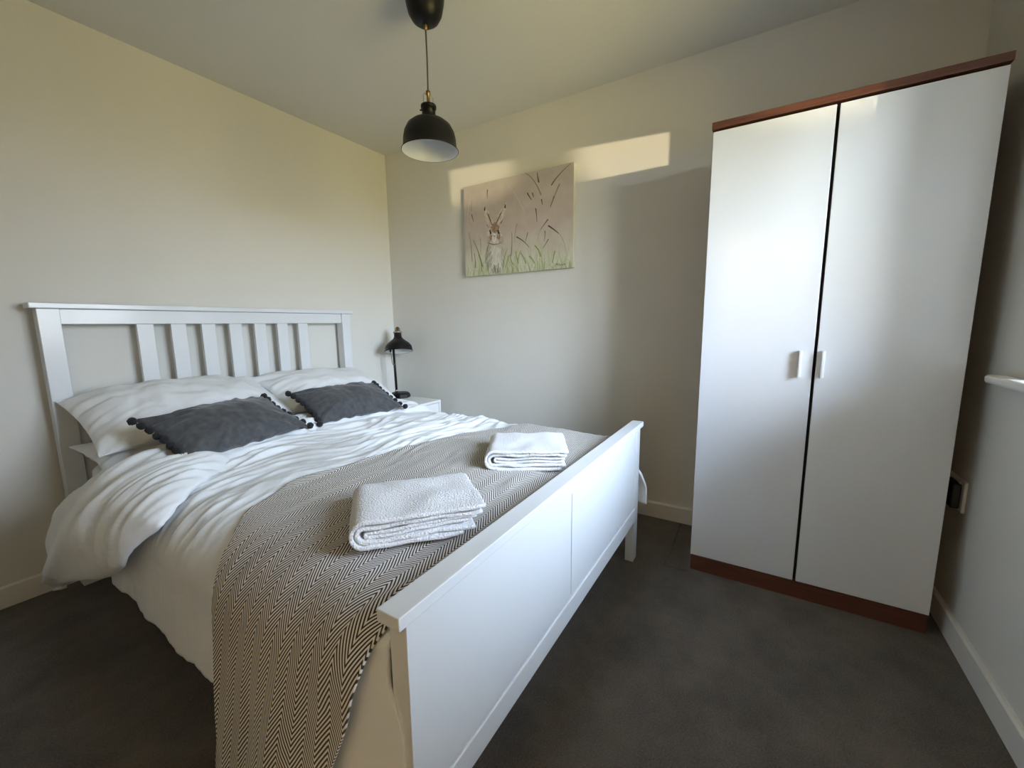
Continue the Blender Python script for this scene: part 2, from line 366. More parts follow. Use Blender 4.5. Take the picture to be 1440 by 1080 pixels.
# mattress in a fitted sheet
def rounded_slab(x0, x1, y0, y1, z0, z1, r, crown=.0, n=60):
    # superellipse ring section swept around
    u = np.linspace(0, 2 * np.pi, 2 * n, endpoint=False); v = np.linspace(-np.pi / 2, np.pi / 2, 22)
    cu, su = np.cos(u), np.sin(u); cx, cy, cz = (x0 + x1) / 2, (y0 + y1) / 2, (z0 + z1) / 2
    a, b_, c = (x1 - x0) / 2, (y1 - y0) / 2, (z1 - z0) / 2
    P = np.zeros((len(u), len(v), 3))
    for j, t in enumerate(v):
        ins = r * (1 - np.cos(t)); zz = (c - r) * np.sign(np.sin(t)) * min(1, abs(np.sin(t)) * 3) + r * np.sin(t)
        k = 14.0
        X = np.sign(cu) * np.abs(cu) ** (2 / k); Y = np.sign(su) * np.abs(su) ** (2 / k)
        P[:, j, 0] = cx + X * (a - ins); P[:, j, 1] = cy + Y * (b_ - ins); P[:, j, 2] = cz + zz
    return P
bmx = bmesh.new()
Pm = rounded_slab(-1.900, -.527, -2.070, -.100, .2585, .548, .035)
o = grid_obj('mattress', Pm, m_sheet, closed_u=True)
bm = bmesh.new(); bm.from_mesh(o.data)
bnd = [e_ for e_ in bm.edges if e_.is_boundary]; bmesh.ops.holes_fill(bm, edges=bnd, sides=0); bmesh.ops.recalc_face_normals(bm, faces=bm.faces); bm.to_mesh(o.data); bm.free(); o.data.shade_smooth()
tag(o, 'mattress in a white fitted sheet lying in the white bed frame', 'mattress')

# --- duvet surface: s = arc length across the bed from its centre line, y = along the bed
AL, AR, RR = .615, .60, .145
def dsurf(s, y, off=0.0, wr=1.0):
    s, y = np.broadcast_arrays(np.asarray(s, float), np.asarray(y, float))
    top = .606 + .022 * np.cos(np.clip((s) / .75, -1, 1) * np.pi / 2) + .012 * sstep(-1.0, -.7, y) - .012 * sstep(-1.6, -2.05, y)
    a = np.where(s < 0, AL, AR); d = np.abs(s) - a; sg = np.where(s < 0, -1., 1.)
    th = np.clip(d / RR, 0, np.pi / 2); down = np.clip(d - RR * np.pi / 2, 0, None)
    fl = .07
    x = XC + sg * (np.minimum(np.abs(s), a) + RR * np.sin(th) + down * fl)
    z = top - RR * (1 - np.cos(th)) - down
    nx = sg * np.sin(th); nz = np.cos(th)
    side = th / (np.pi / 2)
    off = off + .034 * np.exp(-((np.abs(s) - .735) / .075) ** 2) * sstep(-1.80, -2.02, y) * (s < 0)
    # creases: across the bed on top, hanging folds at the sides
    wx = s * 1.0
    warp = .10 * pn(wx * 2.1, y * 2.3, 5)
    r1 = 1 - np.abs(pn((y + warp) * 8.5 + s * 1.5, wx * 1.1, 11)) * 2.2
    r2 = 1 - np.abs(pn((y + warp * 1.4) * 15 - s * 1.4, wx * 2.0 + 3, 23)) * 2.0
    r3 = 1 - np.abs(pn((y + warp) * 26 + s * 2.4, wx * 3.6 + 7, 29)) * 2.0
    tw = .0125 * np.clip(r1, -.3, 1) ** 1 + .0085 * np.clip(r2, -.4, 1) + .0058 * np.clip(r3, -.4, 1) + .010 * pn(wx * 2.6, y * 3.4, 31) + .0022 * fbm(wx * 12, y * 14, 37, 2)
    under = 1 - .78 * sstep(-1.32, -1.50, y + .1 * np.clip(s, -1, 1))
    sw = .016 * pn(y * 4.6 + 1.7, s * 1.0, 41) + .006 * pn(y * 11 + s * 2.0, s * 1.6, 43) + .003 * fbm(y * 17, s * 6, 47, 3)
    sw = sw * (.35 + .65 * sstep(0, .25, down))
    dsp = ((1 - side) * tw * under + side * (sw + .006)) * wr + off
    return np.stack([x + nx * dsp, y + 0 * x, z + nz * dsp], -1)
def clothgrid(slo, shi, ylo, yhi, ns, ny):
    """slo/shi: functions of y-parameter; ylo/yhi: functions of s"""
    a = np.linspace(0, 1, ns)[:, None]; b_ = np.linspace(0, 1, ny)[None, :]
    s = slo + (shi - slo) * a + 0 * b_
    y = ylo(s) + (yhi(s) - ylo(s)) * b_
    return s, y
duvet = thing('duvet', 'crumpled white duvet with its top end turned down below the pillows', 'duvet', (XC, -1.3, .62))
def s_down(z, side=-1):      # arc length at which the drape reaches height z
    a = AL if side < 0 else AR
    return a + RR * PI / 2 + (.61 - RR - z)
sL, sR = -s_down(.262), s_down(.28, 1)
S, Y = clothgrid(sL, sR, lambda s: -.64 - .10 * sstep(.35, .6, -s), lambda s: -2.064 - .012 * sstep(.66, .72, np.abs(s)) - (.028 + .024 * (s > 0)) * sstep(.775, .87, np.abs(s)), 260, 420)
hemw = .018 * pn(Y * 5.0, 0 * Y, 61) + .006 * pn(Y * 17, 0 * Y, 62)
S = np.where(np.abs(S) > .85, S * (1 + hemw * sstep(.85, 1.1, np.abs(S)) / np.abs(S)), S)
P = dsurf(S, Y)
# right side bellies out behind the foot post
k = sstep(.84, .95, S) * sstep(-1.95, -2.08, Y); P[..., 0] += .030 * k; P[..., 1] -= .02 * k
kk = sstep(-1.95, -2.095, Y) * (P[..., 0] < -1.951)
P[..., 0] += kk * (-1.951 - P[..., 0])
o = grid_obj('duvet_body', P, m_duvet, duvet, thick=.014, off=1)
# turned-down band with its long hanging corner
nb, ntt = 280, 96
sf0, sf1 = -s_down(.105), s_down(.36, 1)
s1 = np.linspace(sf0, sf1, nb)[:, None]; t1 = np.linspace(0, 1, ntt)[None, :]
def interp(x, xs, ys): return np.interp(x, xs, ys)
kx = [-1.19, -1.11, -1.04, -.95, -.86, -.74, -.62, -.45, 0, .5, .62, .8, 1.2]
yfr = interp(s1, kx, [-.30, -.47, -.66, -.89, -1.05, -1.20, -1.10, -.92, -.84, -.87, -.90, -.95, -.98])
ybk = interp(s1, kx, [-.26, -.30, -.36, -.38, -.46, -.66, -.74, -.69, -.63, -.60, -.60, -.60, -.60])
yfr = yfr + .014 * pn(s1 * 6, 0 * s1, 71); Sg = s1 + 0 * t1; Yg = ybk + (yfr - ybk) * t1
bulge = (.017 + .030 * sstep(-.35, -.75, s1) - .006 * sstep(.3, .6, s1)) * np.clip(1 - (2 * t1 - 1).clip(0, 1) ** 5, 0, 1) ** .6 * sstep(-.12, .10, t1) + .004
sidef = sstep(.62, .86, np.abs(Sg))
# a soft ridge along the hanging corner between its two layers
ridge = .030 * np.exp(-((t1 - .50) / .16) ** 2) * sidef * (Sg < 0)
edge_s = sstep(0, .10, (Sg - sf0)) * (1 - .0 * Sg)
bulge = (bulge + ridge) * (.45 + .55 * edge_s)
wv = .0070 * (1 - np.abs(pn(Yg * 13 + Sg * 1.2, Sg * 1.6, 81)) * 2.2) + .0055 * (1 - np.abs(pn(Yg * 26 - Sg * 2, Sg * 3.2, 83)) * 2.2)
P = dsurf(Sg, Yg, off=bulge + wv * (1 - .65 * sidef) - .030 * sstep(.62, 1, t1) * sstep(-.78, -.34, Sg) + .008 + (.028 - .020 * sstep(-.95, -1.17, Sg)) * sidef * (Sg < 0), wr=.85)
grid_obj('turned_down_edge', P, m_duvet, duvet, thick=.010, off=1)

# --- herringbone throw
throw = None
TL, TR = -s_down(.035), s_down(.16, 1)
def ty_top(s):
    q = np.abs(s)
    return np.interp(s, [-1.25, -1.05, -.9, -.8, -.7, -.62, -.45, -.25, 0, .25, .45, .7, 1.2],
                     [-1.60, -1.575, -1.55, -1.52, -1.47, -1.395, -1.345, -1.37, -1.40, -1.44, -1.51, -1.58, -1.62])
def ty_bot(s):
    return np.interp(s, [-1.35, -1.15, -1.0, -.86, -.76, -.6, 1.2], [-1.83, -1.91, -1.965, -2.015, -2.05, -2.066, -2.066])
S, Y = clothgrid(TL, TR, ty_top, ty_bot, 380, 220)
S = S + .010 * pn(Y * 6, 0 * Y, 91) * sstep(1.0, 1.2, np.abs(S))
hang = .020 * pn(Y * 6.5 + .4, S * .9, 93) * sstep(.8, 1.1, np.abs(S)) + .022 * sstep(.75, 1.15, np.abs(S))
P = dsurf(S, Y, off=.009 + .012 * sstep(.7, .95, np.abs(S)) + hang, wr=1.0)
throw = grid_obj('throw_blanket', P, m_throw, uv=np.stack([Y, S], -1), thick=.005, off=1)
tag(throw, 'black and cream herringbone throw blanket spread across the foot of the bed', 'blanket')

# ------------------------------------------------------------------ pillows and cushions
def pillow_points(wd, dp, th, seed, nx=110, ny=80, pinch=.035, crease=.007, pow_=2.6, sag=0.0):
    """closed cushion: (2 faces) returned as one closed tube grid; local x width, y depth, z up"""
    u = np.linspace(-1, 1, nx)[:, None]; ph = np.linspace(0, 2 * np.pi, 2 * ny, endpoint=False)[None, :]
    v = np.cos(ph); up = np.sign(np.sin(ph))
    v = np.sign(v) * np.abs(v) ** .85
    hgt = (np.clip(1 - np.abs(u) ** pow_, 0, 1) ** .62) * (np.clip(1 - np.abs(v) ** pow_, 0, 1) ** .62) + 0 * v
    ex = 1 - pinch * (1 - v ** 2) * 1.6; ey = 1 - pinch * (1 - u ** 2) * 2.2
    x = u * wd / 2 * ex; y = v * dp / 2 * ey
    r = np.sqrt(u ** 2 + v ** 2); an = np.arctan2(v, u)
    wk = crease * sstep(.45, 1.1, r) * pn(an * 6.5 + up * 5, r * 1.6, seed) + crease * .9 * fbm(x * 7 + up * 3, y * 7, seed + 5, 3) * hgt
    z = up * hgt * th / 2 + wk * (hgt > 0.02)
    z = z - sag * (u ** 2) 
    return np.stack([x + 0 * z, y + 0 * z, z], -1)
def place(P, loc, rx=0, ry=0, rz=0):
    m = (Matrix.Rotation(rz, 3, 'Z') @ Matrix.Rotation(rx, 3, 'X') @ Matrix.Rotation(ry, 3, 'Y'))
    return P @ np.array(m).T + np.array(loc)
def closed(P): return np.swapaxes(P, 0, 1)
def mk_pillow(name, label, cat, group, args, loc, rx, ry, rz, m, flap=0):
    t = thing(name, label, cat, loc, group)
    P = place(pillow_points(**args), loc, rx, ry, rz)
    return t, P
G = 'white bed pillows'
def pillow(label, args, loc, rx, ry, rz, warp=None):
    P = pillow_points(**args)
    if warp: P = warp(P)
    P = place(P, loc, rx, ry, rz)
    o = grid_obj('pillow', closed(P), m_sheet, closed_u=True)
    c = P.reshape(-1, 3).mean(0); mv = Vector(c); o.data.transform(Matrix.Translation(-mv)); o.location = mv
    tag(o, label, 'pillow', G); return o
def droop(k, side):
    def f(P):
        P = P.copy(); q = np.clip((side * P[..., 0] - .22) / .2, 0, 1); P[..., 2] -= k * q ** 2; return P
    return f
pillow('lower white pillow on the left of the bed, squashed under another pillow', dict(wd=.72, dp=.46, th=.13, seed=3, crease=.010), (-1.575, -.375, .612), math.radians(3), math.radians(2), math.radians(-1))
pillow('lower white pillow on the right, beside the bedside cabinet, squashed under another', dict(wd=.72, dp=.46, th=.135, seed=13, crease=.010), (-.845, -.345, .618), math.radians(3), math.radians(-2), math.radians(1))
pillow('upper white pillow on the left, a grey pompom cushion leaning on it', dict(wd=.76, dp=.47, th=.20, seed=23, crease=.012, pinch=.03), (-1.555, -.330, .762), math.radians(21), math.radians(0), math.radians(1), droop(.03, -1))
pillow('upper white pillow on the right, nearest the table lamp, behind a grey cushion', dict(wd=.76, dp=.47, th=.19, seed=33, crease=.012, pinch=.03), (-.815, -.325, .745), math.radians(20), math.radians(3), math.radians(-1), droop(.09, 1))

pom_bm = bmesh.new(); bmesh.ops.create_icosphere(pom_bm, subdivisions=3, radius=.0142)
rs = random.Random(4)
for v in pom_bm.verts: v.co *= 1 + rs.uniform(-.10, .12)
pom_me = bpy.data.meshes.new('pompom'); pom_bm.to_mesh(pom_me); pom_bm.free(); pom_me.materials.append(m_pom); pom_me.shade_smooth()
def cushion(label, wd, dp, th, seed, loc, rx, ry, rz):
    t = thing('cushion', label, 'cushion', loc, 'charcoal cushions with pompom ends')
    t.rotation_euler = (Matrix.Rotation(rz, 3, 'Z') @ Matrix.Rotation(rx, 3, 'X') @ Matrix.Rotation(ry, 3, 'Y')).to_euler()
    P = pillow_points(wd, dp, th, seed, nx=90, ny=60, pinch=.05, crease=.013, pow_=2.3)
    o = grid_obj('cushion_cover', closed(P), m_cush, closed_u=True); o.parent = t
    k = 9
    for side in (-1, 1):
        for i in range(k):
            v = -1 + 2 * i / (k - 1)
            p = bpy.data.objects.new('pompom', pom_me); C.objects.link(p); p.parent = t
            x = side * (wd / 2 * (1 - .05 * (1 - v * v) * 1.6) + .008); y = v * (dp / 2 - .002)
            p.location = (x, y, rs.uniform(-.003, .003)); p.rotation_euler = (rs.random() * 6, rs.random() * 6, 0)
    return t
cushion('charcoal cushion with black pompoms leaning on the left-hand pillows', .50, .31, .150, 51, (-1.575, -.745, .733), math.radians(23), math.radians(-1), math.radians(10))
cushion('charcoal cushion with black pompoms on the right, nearest the lamp', .50, .30, .140, 57, (-.975, -.705, .728), math.radians(24), math.radians(1), math.radians(-3))

# ------------------------------------------------------------------ folded towels
def towel(label, loc, rz, L, W, seed, hts):
    """nested U-folds seen end-on: profile in (x, z), drawn out along y"""
    t = thing('folded_towel', label, 'towel', loc, 'folded white towels on the throw', (0, 0, rz))
    mw = worldmat(t)
    nd = 60
    def fold(x0, xr0, xr1, z0, z1, th, sd, ydx):
        r = (z1 - z0) / 2; n1 = 46; pts = []
        for q in np.linspace(xr0, x0 + r, n1): pts.append((q, z0))
        for a_ in np.linspace(-np.pi / 2, -3 * np.pi / 2, 18)[1:-1]: pts.append((x0 + r + r * np.cos(a_), z0 + r + r * np.sin(a_)))
        for q in np.linspace(x0 + r, xr1, n1): pts.append((q, z1))
        pr = np.array(pts); v = np.linspace(-W / 2 + ydx, W / 2 - ydx, nd)[None, :]
        X = pr[:, 0][:, None] + 0 * v; Z = pr[:, 1][:, None] + 0 * v; Yv = v + 0 * X
        ex = .004 * pn(Yv * 14, X * 14, sd); X = X + .006 * pn(Yv * 9, 0 * X + 1, sd + 1) * sstep(0, .2, X) + .004 * pn(Yv * 6, 0 * X + 4, sd + 7)
        Z = Z + ex + .0035 * pn(X * 9, Yv * 9, sd + 2) - .012 * sstep(W / 2 - .05, W / 2, Yv) * (Z / z1)
        Yv = Yv + .004 * pn(X * 12, Z * 30, sd + 3)
        Pq = np.stack([X, Yv, Z], -1); A = np.array(mw)
        return Pq @ A[:3, :3].T + A[:3, 3], th
    specs = hts
    for i, (x0, a_, b_, z0, z1, th, ydx) in enumerate(specs):
        P, th = fold(x0, a_, b_, z0, z1, th, seed + 10 * i, ydx)
        o = grid_obj('towel_fold', P, m_towel, t, thick=th, off=0)
        md = o.modifiers.new('soft', 'SUBSURF'); md.levels = 1; md.render_levels = 1
    return t
T1 = [(-.155, .095, .150, .006, .064, .010, 0), (-.143, .125, .143, .0185, .0515, .010, .004), (-.126, .108, .128, .0305, .0395, .008, .009)]
T2 = [(-.145, .115, .138, .006, .066, .010, 0), (-.133, .130, .133, .0185, .0535, .010, .004), (-.116, .118, .125, .0305, .0415, .008, .007)]
towel('folded white terry towel nearest the camera, on the herringbone throw', (-1.640, -1.845, .629), math.radians(-39.5), .30, .265, 101, T1)
towel('folded white terry towel farther away, by the right end of the footboard', (-1.083, -1.862, .629), math.radians(-60), .28, .28, 151, T2)

# ------------------------------------------------------------------ bedside cabinet and table lamp
NX0, NX1, NY0, NY1, NZ = -.432, -.095, -.560, -.040, .577
nsd = thing('bedside_cabinet', 'white bedside cabinet with two drawers in the corner beside the bed', 'cabinet', ((NX0 + NX1) / 2, (NY0 + NY1) / 2, 0))
obj('cabinet_top', bx(NX0, NX1, NY0, NY1, NZ - .018, NZ), m_white, nsd, bev=.0015)
for x in (NX0, NX1 - .018): obj('side_panel', bx(x, x + .018, NY0, NY1, 0, NZ - .0185), m_white, nsd, bev=.001)
obj('back_panel', bx(NX0 + .0185, NX1 - .0185, NY1 - .012, NY1, .04, NZ - .0185), m_white, nsd)
for z0, z1 in ((.055, .300), (.304, .5555)):
    obj('drawer_front', bx(NX0 + .0205, NX1 - .0205, NY0 + .004, NY0 + .020, z0, z1), m_white, nsd, bev=.001)
obj('plinth_rail', bx(NX0 + .0185, NX1 - .0185, NY0 + .012, NY0 + .028, 0, .05), m_white, nsd)

lx, ly, lz = -.165, -.215, NZ
lamp = thing('table_lamp', 'black enamel table lamp with brass top on the white bedside cabinet', 'lamp', (lx, ly, lz))
o = obj('lamp_base', lathe(bmesh.new(), [(.0, 0), (.072, 0), (.075, .004), (.074, .022), (.062, .038), (.02, .042), (0, .042)], (lx, ly, lz), 8), m_black, lamp, smooth=True)
md = o.modifiers.new('e', 'EDGE_SPLIT'); md.split_angle = math.radians(35)
px_, py_ = lx - .020, ly + .018
obj('lamp_stem', tube(bmesh.new(), [(px_, py_, lz + .040), (px_ - .004, py_, lz + .2), (px_ - .010, py_, lz + .40)], .0092, 14), m_black, lamp, smooth=True)
obj('stem_collar', lathe(bmesh.new(), [(.0115, 0), (.0115, .018)], (px_, py_, lz + .042), 20, None, True, True), m_steel, lamp, smooth=True)
hx, hy = lx - .002, ly - .010          # shade axis
zr = lz + .352
ax = Vector((.15, .19, 1)).normalized()
prof = [(.104, 0.0), (.106, .003), (.101, .010), (.100, .030), (.095, .045), (.080, .063), (.055, .083), (.037, .098), (.029, .112), (.027, .135), (.027, .150)]
inn = [(r - .003, h + .0005) for r, h in prof[2:]]
o = obj('lamp_shade', lathe(bmesh.new(), prof + [(.0, .150)], (hx, hy, zr), 56, ax), m_black, lamp, smooth=True)
o2 = obj('shade_lining', lathe(bmesh.new(), [(.103, .001)] + inn, (hx, hy, zr), 56, ax), m_shadein, lamp, smooth=True)
o2['label'] = 'white inside of the shade'
tp = Vector((hx, hy, zr)) + ax * .150
obj('neck_ring', lathe(bmesh.new(), [(.0275, -.010), (.033, -.008), (.033, .002), (.0275, .004)], tp, 36, ax), m_steel, lamp, smooth=True)
bm = lathe(bmesh.new(), [(.0, 0), (.020, 0), (.020, .010), (.012, .016), (.011, .034), (.006, .040), (.0, .041)], tp, 24, ax)
for s in (-1, 1):
    tube(bm, [tp + Vector((s * .022, 0, 0)), tp + Vector((s * .022, 0, .024)), tp + Vector((s * .014, 0, .034)), tp + Vector((0, 0, .034))], .0028, 8)
obj('brass_fitting', bm, m_brass, lamp, smooth=True)
obj('stem_joint', tube(bmesh.new(), [(px_ - .012, py_, lz + .385), (hx - .005, hy + .004, zr + .085)], .008, 12), m_black, lamp, smooth=True)
cpts = [Vector((px_ - .008, py_ - .01, lz + .355)), Vector((px_ - .012, py_ - .015, lz + .31)), Vector((px_ - .016, py_ - .02, lz + .27)), Vector((px_ - .028, py_ - .02, lz + .255)), Vector((px_ - .043, py_ - .02, lz + .262)), Vector((px_ - .048, py_ - .02, lz + .29)), Vector((px_ - .050, py_ - .018, lz + .33)), Vector((px_ - .050, py_ - .012, lz + .355))]
def smoothpath(p, n=6):
    out = []
    for i in range(len(p) - 1):
        a_, b_, c, d = p[max(i - 1, 0)], p[i], p[i + 1], p[min(i + 2, len(p) - 1)]
        for k in range(n):
            t = k / n; out.append(.5 * ((2 * b_) + (c - a_) * t + (2 * a_ - 5 * b_ + 4 * c - d) * t * t + (3 * b_ - a_ - 3 * c + d) * t ** 3))
    return out + [p[-1]]
obj('cord', tube(bmesh.new(), smoothpath(cpts), .0026, 8), m_cord, lamp, smooth=True)
obj('cord_knob', lathe(bmesh.new(), [(0, -.008), (.007, -.006), (.008, 0), (.007, .006), (0, .008)], cpts[-1] + Vector((0, 0, .006)), 16), m_black, lamp, smooth=True)

# ------------------------------------------------------------------ pendant lamp
qx, qy = -.998, -1.36
pen = thing('pendant_lamp', 'black enamel dome pendant lamp hanging from the ceiling over the bed', 'pendant lamp', (qx, qy, H))
obj('ceiling_cup', lathe(bmesh.new(), [(.078, H), (.078, H - .012), (.074, H - .045), (.066, H - .080), (.052, H - .104), (.034, H - .117), (.012, H - .121), (.0, H - .121)], (qx, qy, 0), 48), m_black, pen, smooth=True)
obj('cord_grip', lathe(bmesh.new(), [(.007, H - .119), (.007, H - .136), (.004, H - .139)], (qx, qy, 0), 16), m_brass, pen, smooth=True)
obj('cord', tube(bmesh.new(), [(qx, qy, H - .13), (qx + .002, qy, 2.18), (qx, qy, 2.045)], .0032, 8), m_cord, pen, smooth=True)
bm = lathe(bmesh.new(), [(.004, 2.062), (.009, 2.058), (.010, 2.046), (.006, 2.042), (.006, 2.012), (.010, 2.010)], (qx, qy, 0), 20)
obj('brass_fitting', bm, m_brass, pen, smooth=True)
obj('bracket', tube(bmesh.new(), smoothpath([Vector(v) for v in ((qx - .021, qy + .006, 2.005), (qx - .022, qy + .006, 2.035), (qx - .014, qy + .004, 2.047), (qx, qy, 2.048), (qx + .014, qy - .004, 2.047), (qx + .022, qy - .006, 2.035), (qx + .021, qy - .006, 2.005))]), .0022, 8), m_steel, pen, smooth=True)
ZR = 1.831
pr = [(.1150, 0), (.1165, .002), (.1145, .005), (.1090, .012), (.1065, .045), (.1010, .072), (.088, .096), (.068, .112), (.045, .119), (.029, .122), (.028, .1235), (.0265, .162), (.031, .1625), (.031, .174), (.026, .176), (.0, .176)]
obj('lamp_shade', lathe(bmesh.new(), pr, (qx, qy, ZR), 64), m_black, pen, smooth=True)
inn = [(.1140, .001)] + [(r - .003, h - .0005) for r, h in pr[3:10]] + [(0, .118)]
o = obj('shade_lining', lathe(bmesh.new(), inn, (qx, qy, ZR), 64), m_shadein, pen, smooth=True); o['label'] = 'white inside of the shade'
for k in range(3):
    a_ = k * 2 * PI / 3 + .4
    obj('thumb_screw', tube(bmesh.new(), [(qx + .026 * math.cos(a_), qy + .026 * math.sin(a_), ZR + .152), (qx + .036 * math.cos(a_), qy + .036 * math.sin(a_), ZR + .152)], .003, 8), m_black, pen, smooth=True)
blb = obj('light_bulb', lathe(bmesh.new(), [(0, .045), (.012, .047), (.020, .056), (.021, .068), (.014, .085), (.012, .117)], (qx, qy, ZR), 24), m_plastic, pen, smooth=True)

# ------------------------------------------------------------------ wardrobe
WF, WA, WB = -.4596, -2.357, -3.150            # front face x, left and right ends in y
WZT = 1.868
wr = thing('wardrobe', 'tall two-door white gloss wardrobe with reddish wood top and plinth', 'wardrobe', (-.235, (WA + WB) / 2, 0))
obj('wardrobe_top', bx(WF - .006, -.019, WB - .004, WA + .004, WZT + .004, WZT + .030), m_walnut, wr, bev=.0015)
obj('plinth', bx(WF + .006, WF + .024, WB + .002, WA - .002, 0, .070), m_walnut, wr, bev=.0015)
for y0, y1 in ((WA - .017, WA), (WB, WB + .017)):
    obj('side_panel', bx(WF + .0245, -.019, y0, y1, 0, WZT + .0035), m_walnut, wr, bev=.001)
obj('back_panel', bx(-.0255, -.0195, WB + .0175, WA - .0175, .02, WZT + .003), m_walnut, wr)
obj('wardrobe_floor', bx(WF + .0245, -.026, WB + .0175, WA - .0175, .055, .072), m_walnut, wr)
obj('centre_panel', bx(WF + .026, -.026, -2.758, -2.740, .0725, WZT), m_dark, wr)
for (y0, y1, hy_) in ((WB + .001, -2.7545, -2.773), (-2.7445, WA - .001, -2.703)):
    d = obj('door', bx(WF, WF + .018, y0, y1, .0765, WZT - .004), m_door, wr, bev=.0012)
    d['label'] = 'left-hand gloss white door' if y1 > -2.6 else 'right-hand gloss white door'
    mw = worldmat(wr).inverted()
    bm = bmesh.new()
    pf = [(0, -.005), (-.006, -.006), (-.018, -.0055), (-.021, -.002), (-.021, .003), (-.018, .0055), (-.006, .006), (0, .005)]
    A = [bm.verts.new((WF + a_, hy_ + b_, .912)) for a_, b_ in pf]; B = [bm.verts.new((WF + a_, hy_ + b_, 1.012)) for a_, b_ in pf]
    bm.faces.new(A); bm.faces.new(B[::-1])
    for i in range(8): bm.faces.new((A[i], A[(i + 1) % 8], B[(i + 1) % 8], B[i]))
    bm.transform(mw)
    h = obj('handle', bm, m_plastic, None); h.parent = d; h['label'] = 'short white bar handle'

# ------------------------------------------------------------------ painted canvas: a hare among grasses
PY0, PY1, PZ0, PZ1 = -.7777, -1.5809, 1.4555, 2.0445
NXP, NYP = 400, 296
img = np.zeros((NYP, NXP, 3)); yy, xx = np.mgrid[0:NYP, 0:NXP]; uu = xx / (NXP - 1); vv_ = yy / (NYP - 1)
def mixc(a_, b_, t): return a_ * (1 - t[..., None]) + b_ * t[..., None]
c_top = np.array([186, 176, 168]) / 255.; c_mid = np.array([190, 176, 166]) / 255.; c_bot = np.array([203, 203, 184]) / 255.
img[:] = mixc(np.broadcast_to(c_top, img.shape), np.broadcast_to(c_mid, img.shape), sstep(0, .45, vv_))
img = mixc(img, np.broadcast_to(c_bot, img.shape), sstep(.52, .92, vv_ + .10 * pn(uu * 5, vv_ * 3, 201)) * .9)
img += (.022 * fbm(uu * 9, vv_ * 7, 203, 3))[..., None] + .012 * (np.sin(xx * 2.0) * np.sin(yy * 2.0))[..., None]
def cuv(p):
    x, y = p; u = (x - 125) / 835.; top = 285 - 190 * u; bot = 962 - 62 * u
    return u, (y - top) / (bot - top)
def stroke(pts, w0, w1, col, al=1.0, uvp=False):
    global img
    pts = [p if uvp else cuv(p) for p in pts]; col = np.array(col) / 255.
    P = np.array([(p[0] * (NXP - 1), p[1] * (NYP - 1)) for p in pts])
    if len(P) == 3:
        t = np.linspace(0, 1, 14)[:, None]; P = (1 - t) ** 2 * P[0] + 2 * t * (1 - t) * P[1] + t * t * P[2]
    lo = np.maximum(P.min(0) - 8, 0).astype(int); hi = np.minimum(P.max(0) + 9, [NXP, NYP]).astype(int)
    if hi[0] <= lo[0] or hi[1] <= lo[1]: return
    X = xx[lo[1]:hi[1], lo[0]:hi[0]]; Yq = yy[lo[1]:hi[1], lo[0]:hi[0]]; best = np.zeros(X.shape)
    n_ = len(P) - 1
    for i in range(n_):
        d = P[i + 1] - P[i]; L2 = d @ d + 1e-9
        t = np.clip(((X - P[i, 0]) * d[0] + (Yq - P[i, 1]) * d[1]) / L2, 0, 1)
        ds = np.hypot(X - P[i, 0] - t * d[0], Yq - P[i, 1] - t * d[1]); wdt = w0 + (w1 - w0) * (i + t) / n_
        best = np.maximum(best, np.clip(wdt / 2 + .5 - ds, 0, 1))
    img[lo[1]:hi[1], lo[0]:hi[0]] = mixc(img[lo[1]:hi[1], lo[0]:hi[0]], np.broadcast_to(col, X.shape + (3,)), best * al)
rp = random.Random(12)
for i in range(420):       # soft pale and green grasses
    u0 = rp.random(); h = rp.uniform(.08, .42) * (1 if rp.random() < .6 else .6); ln = rp.uniform(-.09, .09)
    c = rp.choice([(176, 182, 148), (214, 212, 190), (168, 172, 128), (205, 205, 180), (150, 160, 110), (222, 222, 206)])
    stroke([(u0, 1.0), (u0 + ln * .2, 1 - h * .6), (u0 + ln, 1 - h)], rp.uniform(1.2, 2.6), .5, c, rp.uniform(.25, .6), True)
for i in range(26):        # long faint stems
    u0 = rp.random(); ln = rp.uniform(-.12, .12); h = rp.uniform(.45, .85)
    stroke([(u0, 1.0), (u0 + ln * .2, 1 - h * .5), (u0 + ln, 1 - h)], 1.4, .6, (205, 198, 182), .35, True)
for i in range(70):
    u0 = rp.random(); h = rp.uniform(.05, .2); ln = rp.uniform(-.05, .05)
    c = rp.choice([(132, 146, 78), (146, 158, 90), (112, 126, 66), (160, 170, 106)])
    stroke([(u0, 1.0), (u0 + ln * .1, 1 - h * .6), (u0 + ln, 1 - h)], rp.uniform(1.5, 3.0), .6, c, rp.uniform(.35, .7), True)
# body and head, as brushed fur
def fur(cx_, cy_, rx_, ry_, cols, n_, ln, al=.75, ang=None, w_=1.4):
    for i in range(n_):
        a_ = rp.uniform(0, 2 * PI); r = math.sqrt(rp.random()); x0 = cx_ + rx_ * r * math.cos(a_); y0 = cy_ + ry_ * r * math.sin(a_)
        dd = ang if ang is not None else math.atan2(y0 - cy_, x0 - cx_); dd += rp.uniform(-.35, .35)
        stroke([(x0, y0), (x0 + ln * math.cos(dd), y0 + ln * math.sin(dd))], w_, .7, rp.choice(cols), al)
W_ = [(214, 212, 202), (226, 224, 216), (196, 192, 180)]; Bn = [(150, 118, 88), (120, 92, 66), (170, 140, 108), (96, 74, 56)]
fur(385, 830, 74, 112, W_, 520, 34, .8, PI / 2 + .1)
fur(330, 800, 26, 90, [(120, 112, 96), (150, 142, 124), (176, 170, 154)], 130, 36, .6, PI / 2 + .25)
fur(440, 810, 12, 90, [(150, 142, 124), (176, 170, 154)], 60, 30, .5, PI / 2 - .1)
fur(385, 900, 46, 30, [(92, 84, 70), (140, 132, 114)], 50, 34, .55, PI / 2)
